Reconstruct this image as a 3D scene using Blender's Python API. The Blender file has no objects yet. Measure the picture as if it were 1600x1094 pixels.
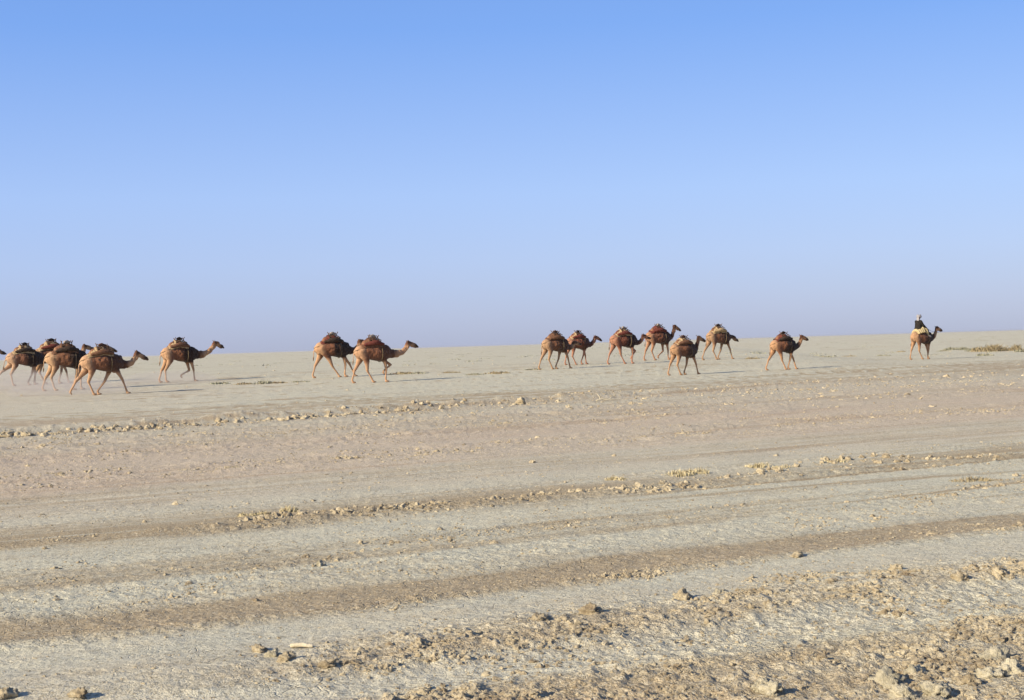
import bpy, math, random
import numpy as np
from mathutils import Vector, Matrix, noise as mnoise
R = math.radians
random.seed(7)
rng = np.random.default_rng(11)
SC = bpy.context.scene
COL = SC.collection

# ------------------------------------------------------------------ camera
EYE = 1.5
FPX = 2222.0                      # focal length in pixels of the 1600 px wide photograph
ROLL = math.atan(.0297)
PITCH = 7.7 / FPX
FWD = Vector((0, math.cos(PITCH), -math.sin(PITCH)))
_r0 = Vector((1, 0, 0)); _u0 = _r0.cross(FWD)
RIGHT = math.cos(ROLL) * _r0 - math.sin(ROLL) * _u0
UP = math.cos(ROLL) * _u0 + math.sin(ROLL) * _r0
cam_d = bpy.data.cameras.new('camera')
cam = bpy.data.objects.new('camera', cam_d); COL.objects.link(cam)
cam_d.lens = 50; cam_d.sensor_width = 36; cam_d.sensor_fit = 'HORIZONTAL'
cam_d.clip_start = .1; cam_d.clip_end = 60000
m = Matrix((RIGHT, UP, -FWD)).transposed().to_4x4(); m.translation = (0, 0, EYE)
cam.matrix_world = m
SC.camera = cam

# ------------------------------------------------------------------ light
SHX, SHY = 1.80, 1.32             # where the shadow of a 1 m pole ends
SUN_EL = math.atan2(1, math.hypot(SHX, SHY))
sun_d = bpy.data.lights.new('sun', 'SUN'); sun_d.energy = 5.0; sun_d.angle = R(.6)
sun_d.color = (1, .885, .70)
sun = bpy.data.objects.new('sun', sun_d); COL.objects.link(sun)
sun.rotation_euler = Vector((SHX, SHY, -1)).to_track_quat('-Z', 'Y').to_euler()
sun.location = (0, 0, 30)
W = bpy.data.worlds.new('World'); SC.world = W; W.use_nodes = True
nt = W.node_tree; nt.nodes.clear()
out = nt.nodes.new('ShaderNodeOutputWorld'); bg = nt.nodes.new('ShaderNodeBackground')
sky = nt.nodes.new('ShaderNodeTexSky'); sky.sky_type = 'NISHITA'; sky.sun_disc = False
sky.sun_elevation = SUN_EL
sky.sun_rotation = math.atan2(-SHX, -SHY)
sky.altitude = 0; sky.air_density = 1.0; sky.dust_density = .6; sky.ozone_density = 2.5
SKY_STR = .13
bg.inputs['Strength'].default_value = SKY_STR
tc = nt.nodes.new('ShaderNodeTexCoord'); sep = nt.nodes.new('ShaderNodeSeparateXYZ')
ramp = nt.nodes.new('ShaderNodeValToRGB')
nt.links.new(tc.outputs['Generated'], sep.inputs[0]); nt.links.new(sep.outputs['Z'], ramp.inputs[0])
EXPO = .62
_k = 1 / (2 ** EXPO * SKY_STR)
SKY_RAMP = [(0.0, (.375, .43, .65)), (.022, (.385, .46, .73)), (.06, (.395, .51, .85)), (.106, (.365, .52, .92)), (.218, (.185, .375, .88)), (.32, (.15, .31, .76)), (.6, (.12, .22, .53)), (1.0, (.10, .17, .38))]
cr = ramp.color_ramp
for i, (p, c) in enumerate(SKY_RAMP):
    e = cr.elements[i] if i < 2 else cr.elements.new(p)
    e.position = p; e.color = (*[v for v in c], 1)
# dusty clear air: the Nishita sky blended with the measured fall of colour from horizon to zenith
scl = nt.nodes.new('ShaderNodeMix'); scl.data_type = 'RGBA'; scl.blend_type = 'MULTIPLY'; scl.inputs[0].default_value = 1; scl.clamp_result = False
nt.links.new(ramp.outputs[0], scl.inputs[6]); scl.inputs[7].default_value = (_k, _k, _k, 1)
mul = nt.nodes.new('ShaderNodeMix'); mul.data_type = 'RGBA'; mul.blend_type = 'MIX'; mul.inputs[0].default_value = .84
nt.links.new(sky.outputs[0], mul.inputs[6]); nt.links.new(scl.outputs[2], mul.inputs[7])
nt.links.new(mul.outputs[2], bg.inputs[0]); nt.links.new(bg.outputs[0], out.inputs[0])
SC.view_settings.view_transform = 'Standard'; SC.view_settings.look = 'None'
SC.view_settings.gamma = 1; SC.view_settings.use_curve_mapping = False
SC.view_settings.exposure = EXPO

# ------------------------------------------------------------------ helpers
def tag(o, label=None, cat=None, group=None, kind=None):
    for k, v in (('label', label), ('category', cat), ('group', group), ('kind', kind)):
        if v: o[k] = v
    return o

def empty(name, loc, rz=0, s=1):
    o = bpy.data.objects.new(name, None); COL.objects.link(o)
    o.location = loc; o.rotation_euler = (0, 0, rz); o.scale = (s, s, s); o.empty_display_size = .2
    return o

def link(name, me, parent=None, mat=None):
    o = bpy.data.objects.new(name, me); COL.objects.link(o)
    if mat is not None:
        me.materials.clear(); me.materials.append(mat)
    if parent is not None: o.parent = parent
    return o

def mesh_np(name, V, F, smooth=True):
    """V (n,3) ; F (m,k) all faces with k corners"""
    V = np.asarray(V, dtype=np.float32); F = np.asarray(F, dtype=np.int32)
    me = bpy.data.meshes.new(name)
    k = F.shape[1]
    me.vertices.add(len(V)); me.vertices.foreach_set('co', V.ravel())
    me.loops.add(F.size); me.loops.foreach_set('vertex_index', F.ravel())
    me.polygons.add(len(F)); me.polygons.foreach_set('loop_start', np.arange(0, F.size, k, dtype=np.int32))
    me.update(calc_edges=True)
    me.polygons.foreach_set('use_smooth', np.full(len(F), smooth))
    me.update()
    return me

def _hash(ix, iy, seed):
    h = (ix.astype(np.int64) * 374761393 + iy.astype(np.int64) * 668265263 + seed * 144665) & 0xffffffff
    h = ((h ^ (h >> 13)) * 1274126177) & 0xffffffff
    h = h ^ (h >> 16)
    return (h & 0xffffff) / float(0xffffff)

def vnoise(x, y, seed=0):
    ix = np.floor(x); iy = np.floor(y); fx = x - ix; fy = y - iy
    ix = ix.astype(np.int64); iy = iy.astype(np.int64)
    fx = fx * fx * (3 - 2 * fx); fy = fy * fy * (3 - 2 * fy)
    a = _hash(ix, iy, seed); b = _hash(ix + 1, iy, seed); c = _hash(ix, iy + 1, seed); d = _hash(ix + 1, iy + 1, seed)
    return (a * (1 - fx) + b * fx) * (1 - fy) + (c * (1 - fx) + d * fx) * fy

def fbm(x, y, o=4, seed=0, g=.5):
    s = 0; a = 1; t = 0
    for i in range(o):
        s = s + a * vnoise(x, y, seed + i * 17); t += a; a *= g; x = x * 2.03 + 5.3; y = y * 2.03 + 1.7
    return s / t            # 0..1

def sst(a, b, x):
    t = np.clip((x - a) / (b - a), 0, 1); return t * t * (3 - 2 * t)

# ------------------------------------------------------------------ ground relief
def trackco(x, y):
    """b: coordinate across the old wheel tracks, equals the distance where the track passes x = 0"""
    def mm(b): return np.interp(b, [0, 7.8, 9.3, 14, 18, 26, 37, 60], [.44, .46, .52, .54, .60, .70, .80, .74])
    xx = np.clip(x, -60, 90)
    b = y - .75 * xx
    for i in range(14):
        b = .5 * b + .5 * (y - mm(b) * xx)
    return b

def vrow(v): return EYE * FPX / (v - 539.3)      # photo row at the middle column -> b

# (photo row at the middle column, brown 0..1, pink 0..1, clod density, roughness)
BANDS = [
    (1300, .5, .0, .6, .8), (1094, .75, .0, .8, 1.), (1072, .70, .0, .9, 1.), (1055, .35, .0, .7, .6), (1036, .05, .0, .35, .3), (1024, .05, .0, .3, .3), (1012, .30, .0, .8, .8),
    (1000, .65, .0, 1., 1.), (975, .50, .0, 1., 1.), (962, .15, .0, .45, .5), (945, .0, .0, .06, .15), (926, .0, .0, .10, .15),
    (918, .50, .0, .9, .5), (912, .85, .05, .35, .4), (885, .85, .0, .12, .25), (876, .3, .0, .2, .35), (866, .05, .0, .25, .4), (848, .15, .0, .2, .4),
    (842, .70, .0, .5, .4), (820, .60, .0, .25, .3), (812, .1, .0, .1, .2), (792, .05, .0, .1, .2), (786, .5, .0, 1., .8), (779, .6, .0, .6, .6),
    (770, .50, .0, .15, .3), (758, .45, .1, .1, .3), (752, .15, .1, .05, .2), (738, .2, .25, .05, .2), (732, .65, .2, .05, .25), (717, .55, .2, .05, .2),
    (712, .15, .5, .05, .2), (704, .2, .6, .2, .3), (698, .35, .6, .5, .6), (688, .35, .6, .3, .5), (682, .15, .6, .1, .3), (672, .2, .6, .2, .5),
    (664, .4, .6, .4, .7), (656, .2, .4, .4, .7), (648, .35, .45, .5, .8), (640, .1, .25, .4, .8), (634, .35, .2, .5, 1.), (627, .6, .1, .5, .9),
    (622, .65, .1, .05, .2), (612, .6, .0, .0, .1), (606, .25, .0, .0, .1), (598, .05, .0, .0, .1), (590, .10, .0, .02, .1), (584, .2, .0, .05, .3),
    (575, .1, .0, .05, .4), (560, .05, .0, .05, .4), (545, .05, .0, .0, .2)]
_bb = np.array([vrow(r[0]) for r in BANDS]); _ba = np.array([r[1:] for r in BANDS])

def band(x, y, k, b=None):
    if b is None: b = trackco(x, y)
    w = b * (1 + .030 * (fbm(x * .55, y * .55, 3, 3) - .5) + .05 * (fbm(x * .12, y * .12, 3, 9) - .5))
    val = np.interp(w, _bb, _ba[:, k])
    # the turned soil thins out to bare crust towards the left
    fade = sst(-.4, -1.6, x - (y - 7) * .1) * (1 - sst(7.9, 8.3, b)) * (.8 if k == 3 else .65)
    fade = np.maximum(fade, sst(-2.2, -3.2, x) * (1 - sst(1.0, 1.6, np.abs(b - 13.7))) * (.75 if k in (2, 3) else 0))
    return val * (1 - fade)

def zone_right(x, y):
    """more upturned earth towards the right of the nearest strip"""
    return sst(-1.2, 1.4, x - (y - 7) * .3) * (1 - sst(7.6, 8.1, trackco(x, y)))

def height(x, y, fine=True):
    x = np.asarray(x, dtype=float); y = np.asarray(y, dtype=float)
    d = np.hypot(x, y)
    z = .36 * sst(54, 80, y) * (1 - sst(14.5, 22, x - (y - 77) * .1)) + .05 * (fbm(x * .05, y * .05, 2, 5) - .5) * sst(8, 40, d) * (1 - sst(80, 200, d))
    b = trackco(x, y)
    # low berms left by wheels and grader
    near = (1 - sst(70, 120, d))
    for (v, a, w) in ((1100, .015, .35), (990, .028, .45), (917, .018, .12), (784, .018, .28), (760, .015, .4), (664, .03, .4), (690, .02, .4), (630, .075, .7), (606, .03, 1.2), (1035, -.02, .25), (895, -.02, .4), (825, -.015, .5), (725, -.02, .7)):
        b0 = vrow(v)
        z = z + a * np.exp(-((b - b0) / w) ** 2) * near * (.5 + fbm(x * .8 + v, y * .8, 2, 21))
    # ruts seen where the track coordinate runs, thin parallel ridges
    t = x * .85 + y * .52
    z = z + .018 * (fbm(t * .12, b * 2.2, 4, 31, .7) - .5) * near * sst(7, 14, d)
    if fine:
        rough = band(x, y, 3, b) * near
        zr = zone_right(x, y)
        rough = np.maximum(rough, zr * .7)
        crust = np.abs(fbm(x * 9, y * 9, 3, 42) - .5) * 2
        z = z + rough * (.020 * (fbm(x * 5, y * 5, 4, 41) - .5) - .018 * (crust - .2) * sst(.42, .62, fbm(x * 2, y * 2, 2, 44)) + .044 * (fbm(x * 16, y * 16, 3, 43) ** 2 - .25))
        # broken lumpy wheel ridge beside the far track, and finer ones nearer in
        for (v, a, w, x1) in ((630, .15, .42, 1.0), (627, .06, .8, 30.), (650, .05, .6, 60.), (668, .045, .5, 60.), (690, .04, .45, 60.), (702, .035, .3, 60.), (784, .03, .12, 60.)):
            lump = np.clip(fbm(t * (1.3 if v == 630 else 2.2), b * .8 + v, 3, v) * 2.6 - 1.05, 0, 1)
            z = z + a * lump * np.exp(-((b - vrow(v)) / w) ** 2) * near * (1 - sst(x1, x1 + 6, x))
        z = z + .022 * np.exp(-((fbm(t * .035, b * .55, 3, 61) - .5) / .02) ** 2) * near * sst(12, 18, d)
        z = z + .010 * (fbm(x * 3.2, y * 3.2, 4, 47) - .5) + .004 * (fbm(x * 22, y * 22, 2, 49) - .5) * near
    return z

def ray(u, v):
    dd = FWD * FPX + RIGHT * (u - 800) + UP * (547 - v)
    dd = dd / dd.y
    return dd

def ground_at(u, v):
    d = ray(u, v)
    ys = np.concatenate([np.arange(4, 30, .02), np.arange(30, 400, .1)])
    zs = EYE + d.z * ys; g = height(d.x * ys, ys, False)
    i = int(np.argmax(zs < g)) if (zs < g).any() else len(ys) - 1
    return float(d.x * ys[i]), float(ys[i]), float(g[i])

def gz(x, y): return float(height(np.array([x]), np.array([y]))[0])

# ------------------------------------------------------------------ materials
def newmat(name, rough=.9, spec=.1):
    mt = bpy.data.materials.new(name); mt.use_nodes = True
    n = mt.node_tree; b = n.nodes['Principled BSDF']
    b.inputs['Roughness'].default_value = rough
    b.inputs['Specular IOR Level'].default_value = spec
    return mt, n, b

def nd(n, t, **k):
    o = n.nodes.new(t)
    for a, v in k.items():
        if a in ('op',): o.operation = v
        else: setattr(o, a, v)
    return o

def mixc(n, fac, a, b, blend='MIX'):
    o = n.nodes.new('ShaderNodeMix'); o.data_type = 'RGBA'; o.blend_type = blend
    for s, v in ((0, fac), (6, a), (7, b)):
        if isinstance(v, (int, float)): o.inputs[s].default_value = v
        elif isinstance(v, tuple): o.inputs[s].default_value = (*v, 1)
        else: n.links.new(v, o.inputs[s])
    return o.outputs[2]

def noise_n(n, vec, scale, detail=4, rough=.55):
    o = n.nodes.new('ShaderNodeTexNoise'); o.inputs['Scale'].default_value = scale
    o.inputs['Detail'].default_value = detail; o.inputs['Roughness'].default_value = rough
    if vec is not None: n.links.new(vec, o.inputs['Vector'])
    return o.outputs[0]

def mr(n, v, a, b, c=0, d=1):
    o = n.nodes.new('ShaderNodeMapRange'); n.links.new(v, o.inputs[0])
    for i, q in enumerate((a, b, c, d)): o.inputs[i + 1].default_value = q
    return o.outputs[0]

def mth(n, op, a, b=None):
    o = n.nodes.new('ShaderNodeMath'); o.operation = op
    for i, v in enumerate((a, b)):
        if v is None: continue
        if isinstance(v, (int, float)): o.inputs[i].default_value = v
        else: n.links.new(v, o.inputs[i])
    return o.outputs[0]

def make_ground_mat():
    mt, n, b = newmat('dry_earth', .95, .05)
    geo = nd(n, 'ShaderNodeNewGeometry'); P = geo.outputs['Position']
    at = nd(n, 'ShaderNodeAttribute'); at.attribute_name = 'tone'
    sp = nd(n, 'ShaderNodeSeparateColor'); n.links.new(at.outputs['Color'], sp.inputs[0])
    br, pk, fl = sp.outputs[0], sp.outputs[1], sp.outputs[2]
    mid = noise_n(n, P, 1.7, 6, .65); fine = noise_n(n, P, 26, 4, .7); grit = noise_n(n, P, 120, 2, .7)
    brf = mr(n, mth(n, 'ADD', br, mth(n, 'MULTIPLY', mth(n, 'SUBTRACT', mid, .5), .55)), .12, .85)
    brf2 = mth(n, 'ADD', brf, mth(n, 'MULTIPLY', mth(n, 'SUBTRACT', fine, .5), .5))
    c = mixc(n, mr(n, mid, .35, .65), (.525, .505, .385), (.62, .57, .41))
    c = mixc(n, mr(n, brf2, 0, 1), c, (.365, .280, .168))
    c = mixc(n, mth(n, 'MULTIPLY', pk, 1.0), c, (.56, .425, .305))
    # pale crumbs and dark pits, more of them where the crust is broken
    c = mixc(n, mth(n, 'MULTIPLY', mr(n, fine, .58, .70), mth(n, 'ADD', .25, mth(n, 'MULTIPLY', fl, .5))), c, (.55, .49, .34))
    c = mixc(n, mth(n, 'MULTIPLY', mr(n, grit, .54, .64), .55), c, (.17, .14, .09))
    c = mixc(n, mth(n, 'MULTIPLY', mr(n, grit, .46, .36), .5), c, (.60, .56, .42))
    g2 = noise_n(n, P, 9, 5, .75); g3 = noise_n(n, P, 45, 3, .7)
    c = mixc(n, mth(n, 'MULTIPLY', mr(n, g2, .52, .68), .45), c, (.22, .175, .11))
    c = mixc(n, mth(n, 'MULTIPLY', mr(n, g3, .54, .64), .6), c, (.16, .13, .08))
    c = mixc(n, mth(n, 'MULTIPLY', mr(n, g3, .45, .34), .5), c, (.60, .56, .43))
    vo = nd(n, 'ShaderNodeTexVoronoi'); vo.feature = 'DISTANCE_TO_EDGE'; vo.inputs['Scale'].default_value = 7
    wv = nd(n, 'ShaderNodeVectorMath'); wv.operation = 'MULTIPLY_ADD'
    nz = nd(n, 'ShaderNodeTexNoise'); nz.inputs['Scale'].default_value = 5; n.links.new(P, nz.inputs['Vector'])
    n.links.new(nz.outputs['Color'], wv.inputs[0]); wv.inputs[1].default_value = (.3, .3, .3); n.links.new(P, wv.inputs[2])
    n.links.new(wv.outputs[0], vo.inputs['Vector'])
    crack = mr(n, vo.outputs['Distance'], 0, .035, 1, 0)
    crack = mth(n, 'MULTIPLY', crack, mr(n, noise_n(n, P, .8, 3), .5, .62))
    c = mixc(n, mth(n, 'MULTIPLY', crack, .45), c, (.20, .17, .13))
    n.links.new(c, b.inputs['Base Color'])
    bp = nd(n, 'ShaderNodeBump'); bp.inputs['Strength'].default_value = .85; bp.inputs['Distance'].default_value = .03
    hsum = mth(n, 'ADD', mth(n, 'MULTIPLY', fine, mth(n, 'ADD', .35, fl)), mth(n, 'MULTIPLY', grit, .18))
    hsum = mth(n, 'SUBTRACT', hsum, mth(n, 'MULTIPLY', crack, .25))
    n.links.new(hsum, bp.inputs['Height']); n.links.new(bp.outputs[0], b.inputs['Normal'])
    return mt

def make_clod_mat(name, a, c2, scale=30):
    mt, n, b = newmat(name, .95, .05)
    geo = nd(n, 'ShaderNodeNewGeometry'); P = geo.outputs['Position']
    f = noise_n(n, P, scale, 5, .65); f2 = noise_n(n, P, 4.0, 3, .6)
    c = mixc(n, mr(n, mth(n, 'ADD', mth(n, 'MULTIPLY', f, .5), mth(n, 'MULTIPLY', f2, .5)), .38, .62), a, c2)
    n.links.new(c, b.inputs['Base Color'])
    bp = nd(n, 'ShaderNodeBump'); bp.inputs['Strength'].default_value = .9; bp.inputs['Distance'].default_value = .02
    n.links.new(noise_n(n, P, 90, 4, .7), bp.inputs['Height']); n.links.new(bp.outputs[0], b.inputs['Normal'])
    return mt

def make_fur(name):
    """coat colour follows painted-on zones of the animal: tan legs, red-brown barrel, dark muzzle, with sunlit rump and self-shaded front painted in"""
    mt, n, b = newmat(name, .85, .15)
    b.inputs['Sheen Weight'].default_value = .15
    oi = nd(n, 'ShaderNodeObjectInfo')
    at = nd(n, 'ShaderNodeAttribute'); at.attribute_name = 'coat'
    sp = nd(n, 'ShaderNodeSeparateColor'); n.links.new(at.outputs['Color'], sp.inputs[0])
    tcn = nd(n, 'ShaderNodeTexCoord'); P = tcn.outputs['Object']
    f = noise_n(n, P, 7, 6, .7); g = noise_n(n, P, 45, 3, .7)
    lt = mixc(n, mr(n, f, .3, .7), (.33, .21, .12), (.48, .335, .205))
    c = mixc(n, sp.outputs[0], (.165, .080, .045), lt)
    c = mixc(n, mth(n, 'MULTIPLY', sp.outputs[1], mr(n, f, .2, .5, .85, 1)), c, (.022, .014, .010))
    c = mixc(n, mth(n, 'MULTIPLY', mr(n, g, .45, .7), .3), c, (.08, .04, .02))
    c = mixc(n, 1.0, c, oi.outputs['Color'], 'MULTIPLY')
    n.links.new(c, b.inputs['Base Color'])
    bp = nd(n, 'ShaderNodeBump'); bp.inputs['Strength'].default_value = .8; bp.inputs['Distance'].default_value = .02
    n.links.new(g, bp.inputs['Height']); n.links.new(bp.outputs[0], b.inputs['Normal'])
    return mt

_cm = {}
def cloth(name, a, c2, scale=14, rough=.9):
    if name in _cm: return _cm[name]
    mt, n, b = newmat(name, rough, .1)
    tcn = nd(n, 'ShaderNodeTexCoord'); P = tcn.outputs['Object']
    c = mixc(n, mr(n, noise_n(n, P, scale, 5, .65), .35, .65), a, c2)
    n.links.new(c, b.inputs['Base Color'])
    bp = nd(n, 'ShaderNodeBump'); bp.inputs['Strength'].default_value = .5; bp.inputs['Distance'].default_value = .02
    n.links.new(noise_n(n, P, 40, 4), bp.inputs['Height']); n.links.new(bp.outputs[0], b.inputs['Normal'])
    _cm[name] = mt
    return mt

M_GROUND = make_ground_mat()
M_CLOD = make_clod_mat('pale_clod', (.26, .20, .125), (.60, .51, .34))
M_CLODL = make_clod_mat('salt_clod', (.36, .32, .225), (.62, .55, .39))
M_FUR = make_fur('camel_coat')
C_TAN = cloth('tan_blanket', (.27, .18, .095), (.43, .31, .17))
C_RED = cloth('dark_red_cloth', (.085, .022, .018), (.17, .055, .036))
C_BROWN = cloth('brown_cloth', (.085, .042, .026), (.19, .095, .052))
C_DARK = cloth('dark_cloth', (.012, .012, .012), (.035, .028, .022))
C_WHITE = cloth('off_white_cloth', (.48, .42, .32), (.68, .60, .48))
C_CREAM = cloth('cream_cloth', (.38, .29, .145), (.55, .44, .24))
C_GREY = cloth('grey_cloth', (.22, .205, .21), (.34, .32, .32))
C_WOOD = cloth('saddle_wood', (.06, .035, .02), (.16, .09, .05), 30)
C_ROPE = cloth('rope_fibre', (.10, .07, .04), (.22, .16, .09), 40)
C_SKIN = cloth('tanned_skin', (.20, .10, .06), (.28, .15, .09), 20, .6)
C_EYE = cloth('dark_eye', (.005, .004, .003), (.01, .008, .006), 4, .2)
C_STRAW = cloth('dry_straw', (.42, .345, .19), (.62, .535, .33), 6)
C_OLIVE = cloth('dry_scrub', (.24, .19, .11), (.40, .33, .20), 2)
C_GSCRUB = cloth('grey_green_scrub', (.24, .235, .16), (.38, .36, .26), 2)
C_TWIG = cloth('twig_bark', (.16, .11, .07), (.28, .20, .13), 20)
C_BONE = cloth('bleached_wood', (.45, .38, .25), (.64, .57, .41), 20)

# ------------------------------------------------------------------ ground sheet
def build_ground():
    th_in = np.linspace(-R(27), R(27), 860)
    th_l = -np.concatenate([np.geomspace(R(180), R(27.6), 46)])
    th = np.concatenate([th_l, th_in, -th_l[::-1][:-1]])
    rs = [.3, .6, 1, 1.6, 2.3, 3, 3.6, 4.2, 4.7, 5.1, 5.4]
    r = 5.6
    while r < 130:
        rs.append(r); r += max(.010, min(.52 * r * r / 2275, .55 + r * .004))
    while r < 26000:
        rs.append(r); r *= 1.045
    rs.append(26000)
    rs = np.array(rs)
    RR, TH = np.meshgrid(rs, th, indexing='ij')
    X = RR * np.sin(TH); Y = RR * np.cos(TH)
    Z = height(X, Y)
    nr, na = X.shape
    V = np.stack([X.ravel(), Y.ravel(), Z.ravel()], 1)
    V = np.concatenate([V, [[0, 0, float(Z[0].mean())]]])
    i = np.arange(nr - 1)[:, None] * na; j = np.arange(na)[None, :]; jn = (j + 1) % na
    F = np.stack([(i + j), (i + jn), (i + na + jn), (i + na + j)], -1).reshape(-1, 4)[:, ::-1]
    c = nr * na
    cap = np.array([[c, (k + 1) % na, k, k] for k in range(na)])
    # cap triangles as degenerate-free quads pairs
    me = mesh_np('ground', V, F)
    # colour zones of the earth
    b = trackco(X, Y)
    brown = band(X, Y, 0, b); pink = band(X, Y, 1, b); flk = band(X, Y, 3, b)
    D = np.hypot(X, Y)
    t = X * .85 + Y * .52
    st = fbm(t * .05, b * .45, 7, 71, .82) - .5
    st2 = fbm(t * .22, b * 5.5, 4, 73, .7) - .5
    brown = -.06 + brown * .98 + 1.35 * st + .8 * st2 * sst(6, 12, D) * (1 - sst(60, 120, D))
    ln = fbm(t * .035, b * .55, 3, 61)
    brown += (-.7 * np.exp(-((ln - .5) / .02) ** 2) + .5 * np.exp(-((ln - .545) / .02) ** 2) - .5 * np.exp(-((fbm(t * .03, b * .9, 3, 62) - .5) / .015) ** 2)) * sst(10, 16, D) * (1 - sst(60, 90, D)) * fbm(X * .3, Y * .3, 2, 63) * 2.5
    brown += .6 * (fbm(X * .35, Y * .35, 4, 77) - .5)
    far = sst(45, 75, D)
    brown += far * .9 * (fbm(X * .02, Y * .07, 5, 79, .7) - .46)
    # the right hand side is slightly warmer, mid distance left slightly rosier
    pink = pink * (.7 + 1. * fbm(X * .09, Y * .09, 3, 81)) + .35 * np.clip(fbm(t * .04, b * .5, 5, 83, .7) - .48, 0, 1) * 2 + .25 * sst(-5, -18, X) * sst(15, 30, D) * (1 - sst(60, 75, D))
    flk = np.maximum(flk, zone_right(X, Y))
    colr = np.ones((nr * na + 1, 4), dtype=np.float32)
    colr[:-1, 0] = np.clip(brown, 0, 1).ravel(); colr[:-1, 1] = np.clip(pink, 0, 1).ravel(); colr[:-1, 2] = np.clip(flk, 0, 1).ravel()
    a = me.color_attributes.new('tone', 'FLOAT_COLOR', 'POINT'); a.data.foreach_set('color', colr.ravel())
    o = link('ground', me, None, M_GROUND); tag(o, 'flat pale desert floor of dried mud crossed by brown sandy wheel tracks', kind='structure')
    return o
build_ground()

# ------------------------------------------------------------------ clods of earth
import bmesh
def rock_template(sub, seed, amp=.35, flat=.7):
    bm = bmesh.new(); bmesh.ops.create_icosphere(bm, subdivisions=sub, radius=1)
    V = np.array([v.co[:] for v in bm.verts]); F = np.array([[v.index for v in f.verts] for f in bm.faces])
    bm.free()
    r = np.random.default_rng(seed); off = Vector(r.uniform(-50, 50, 3))
    out = []
    for v in V:
        p = Vector(v)
        k = 1 + amp * mnoise.fractal(p * 1.3 + off, .9, 2.1, 4) + amp * .5 * (r.random() - .5)
        if sub == 2: k += .16 * mnoise.noise(p * 4 + off) + .12 * (r.random() - .5)
        if sub >= 3: k += .22 * (abs(mnoise.noise(p * 3.2 + off)) - .2) + .09 * mnoise.noise(p * 7 + off) + .045 * mnoise.noise(p * 15 + off)
        out.append((p * k)[:])
    V = np.array(out)
    V[:, 2] *= flat; V[:, 2] = np.maximum(V[:, 2], -.28)
    V[:, 0] *= r.uniform(.9, 1.4)
    return V, F
T1 = [rock_template(1, i, .45, .62) for i in range(14)]
T2 = [rock_template(2, 100 + i, .5, .66) for i in range(10)]
T3 = [rock_template(4, 200 + i, .55, .8) for i in range(6)]

def gen_clods():
    N = 420000
    # sample inside the wedge seen by the camera, evenly in area within rings
    pts = []
    for (r0, r1, per, smin, smax) in ((5.5, 7.5, 3300, .0042, .019), (7.5, 10, 2600, .0042, .018), (10, 14, 1000, .0045, .020), (14, 20, 450, .006, .032), (20, 30, 200, .007, .030), (30, 48, 34, .014, .050), (48, 120, .8, .05, .12)):
        area = R(50) / 2 * (r1 ** 2 - r0 ** 2); n = int(area * per)
        r = np.sqrt(rng.uniform(r0 ** 2, r1 ** 2, n)); t = rng.uniform(-R(25), R(25), n)
        x = r * np.sin(t); y = r * np.cos(t)
        b = trackco(x, y)
        dens = band(x, y, 2, b)
        zr = zone_right(x, y); dens = np.maximum(dens, zr * .8)
        cl = fbm(x * 1.1, y * 1.1, 3, 91); cl2 = fbm(x * 4.5, y * 4.5, 2, 93)
        dens = dens * np.clip((cl - .36) * 5, .10, 1.4) * np.clip((cl2 - .32) * 4, .15, 1.5) + .02
        left = sst(.1, -1.3, x - (y - 7) * .1) * (1 - sst(8.6, 9.4, b))
        dens = dens * (1 - .8 * left)
        k = rng.random(n) < dens
        x, y = x[k], y[k]; dn = dens[k]
        s = smin + (smax - smin) * rng.random(len(x)) ** 3.4 * (.45 + .7 * np.minimum(dn, 1.2))
        s = np.where(rng.random(len(x)) < .006, s + smax * rng.uniform(.4, 1.0, len(x)), s)
        pts.append(np.stack([x, y, s, np.zeros(len(x))], 1))
    # the long row of clods beside the far track, dense and bigger
    n = 1300; u = np.sort(rng.uniform(-40, 1640, n)); row = []
    for uu in u:
        v = np.interp(uu, [0, 400, 800, 1200, 1600], [684, 659, 632, 603, 581]) + random.gauss(0, 1.1 if uu < 620 else 2.4)
        dd = ray(uu, v); y = EYE / -dd.z; x = dd.x * y
        big = float(np.interp(uu, [0, 600, 800, 1000, 1600], [.075, .065, .05, .04, .04]))
        if vnoise(np.array([uu / 22.]), np.array([v * .1]), 12)[0] < .38: big *= .45
        row.append((x, y, big * (.22 + .8 * random.random() ** 2.6), 1))
    pts.append(np.array(row))
    # the thin line of clods nearer in
    row = []
    for _ in range(520):
        uu = random.uniform(360, 1560); v = np.interp(uu, [360, 600, 800, 1050, 1300, 1560], [816, 796, 781, 764, 722, 715]) + random.gauss(0, 3)
        if vnoise(np.array([uu / 60.]), np.array([1.]), 5)[0] < .35: continue
        dd = ray(uu, v); y = EYE / -dd.z; x = dd.x * y
        row.append((x, y, .035 * (.2 + random.random() ** 2.5), 1))
    pts.append(np.array(row))
    return np.concatenate(pts)
CL = gen_clods()
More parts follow.
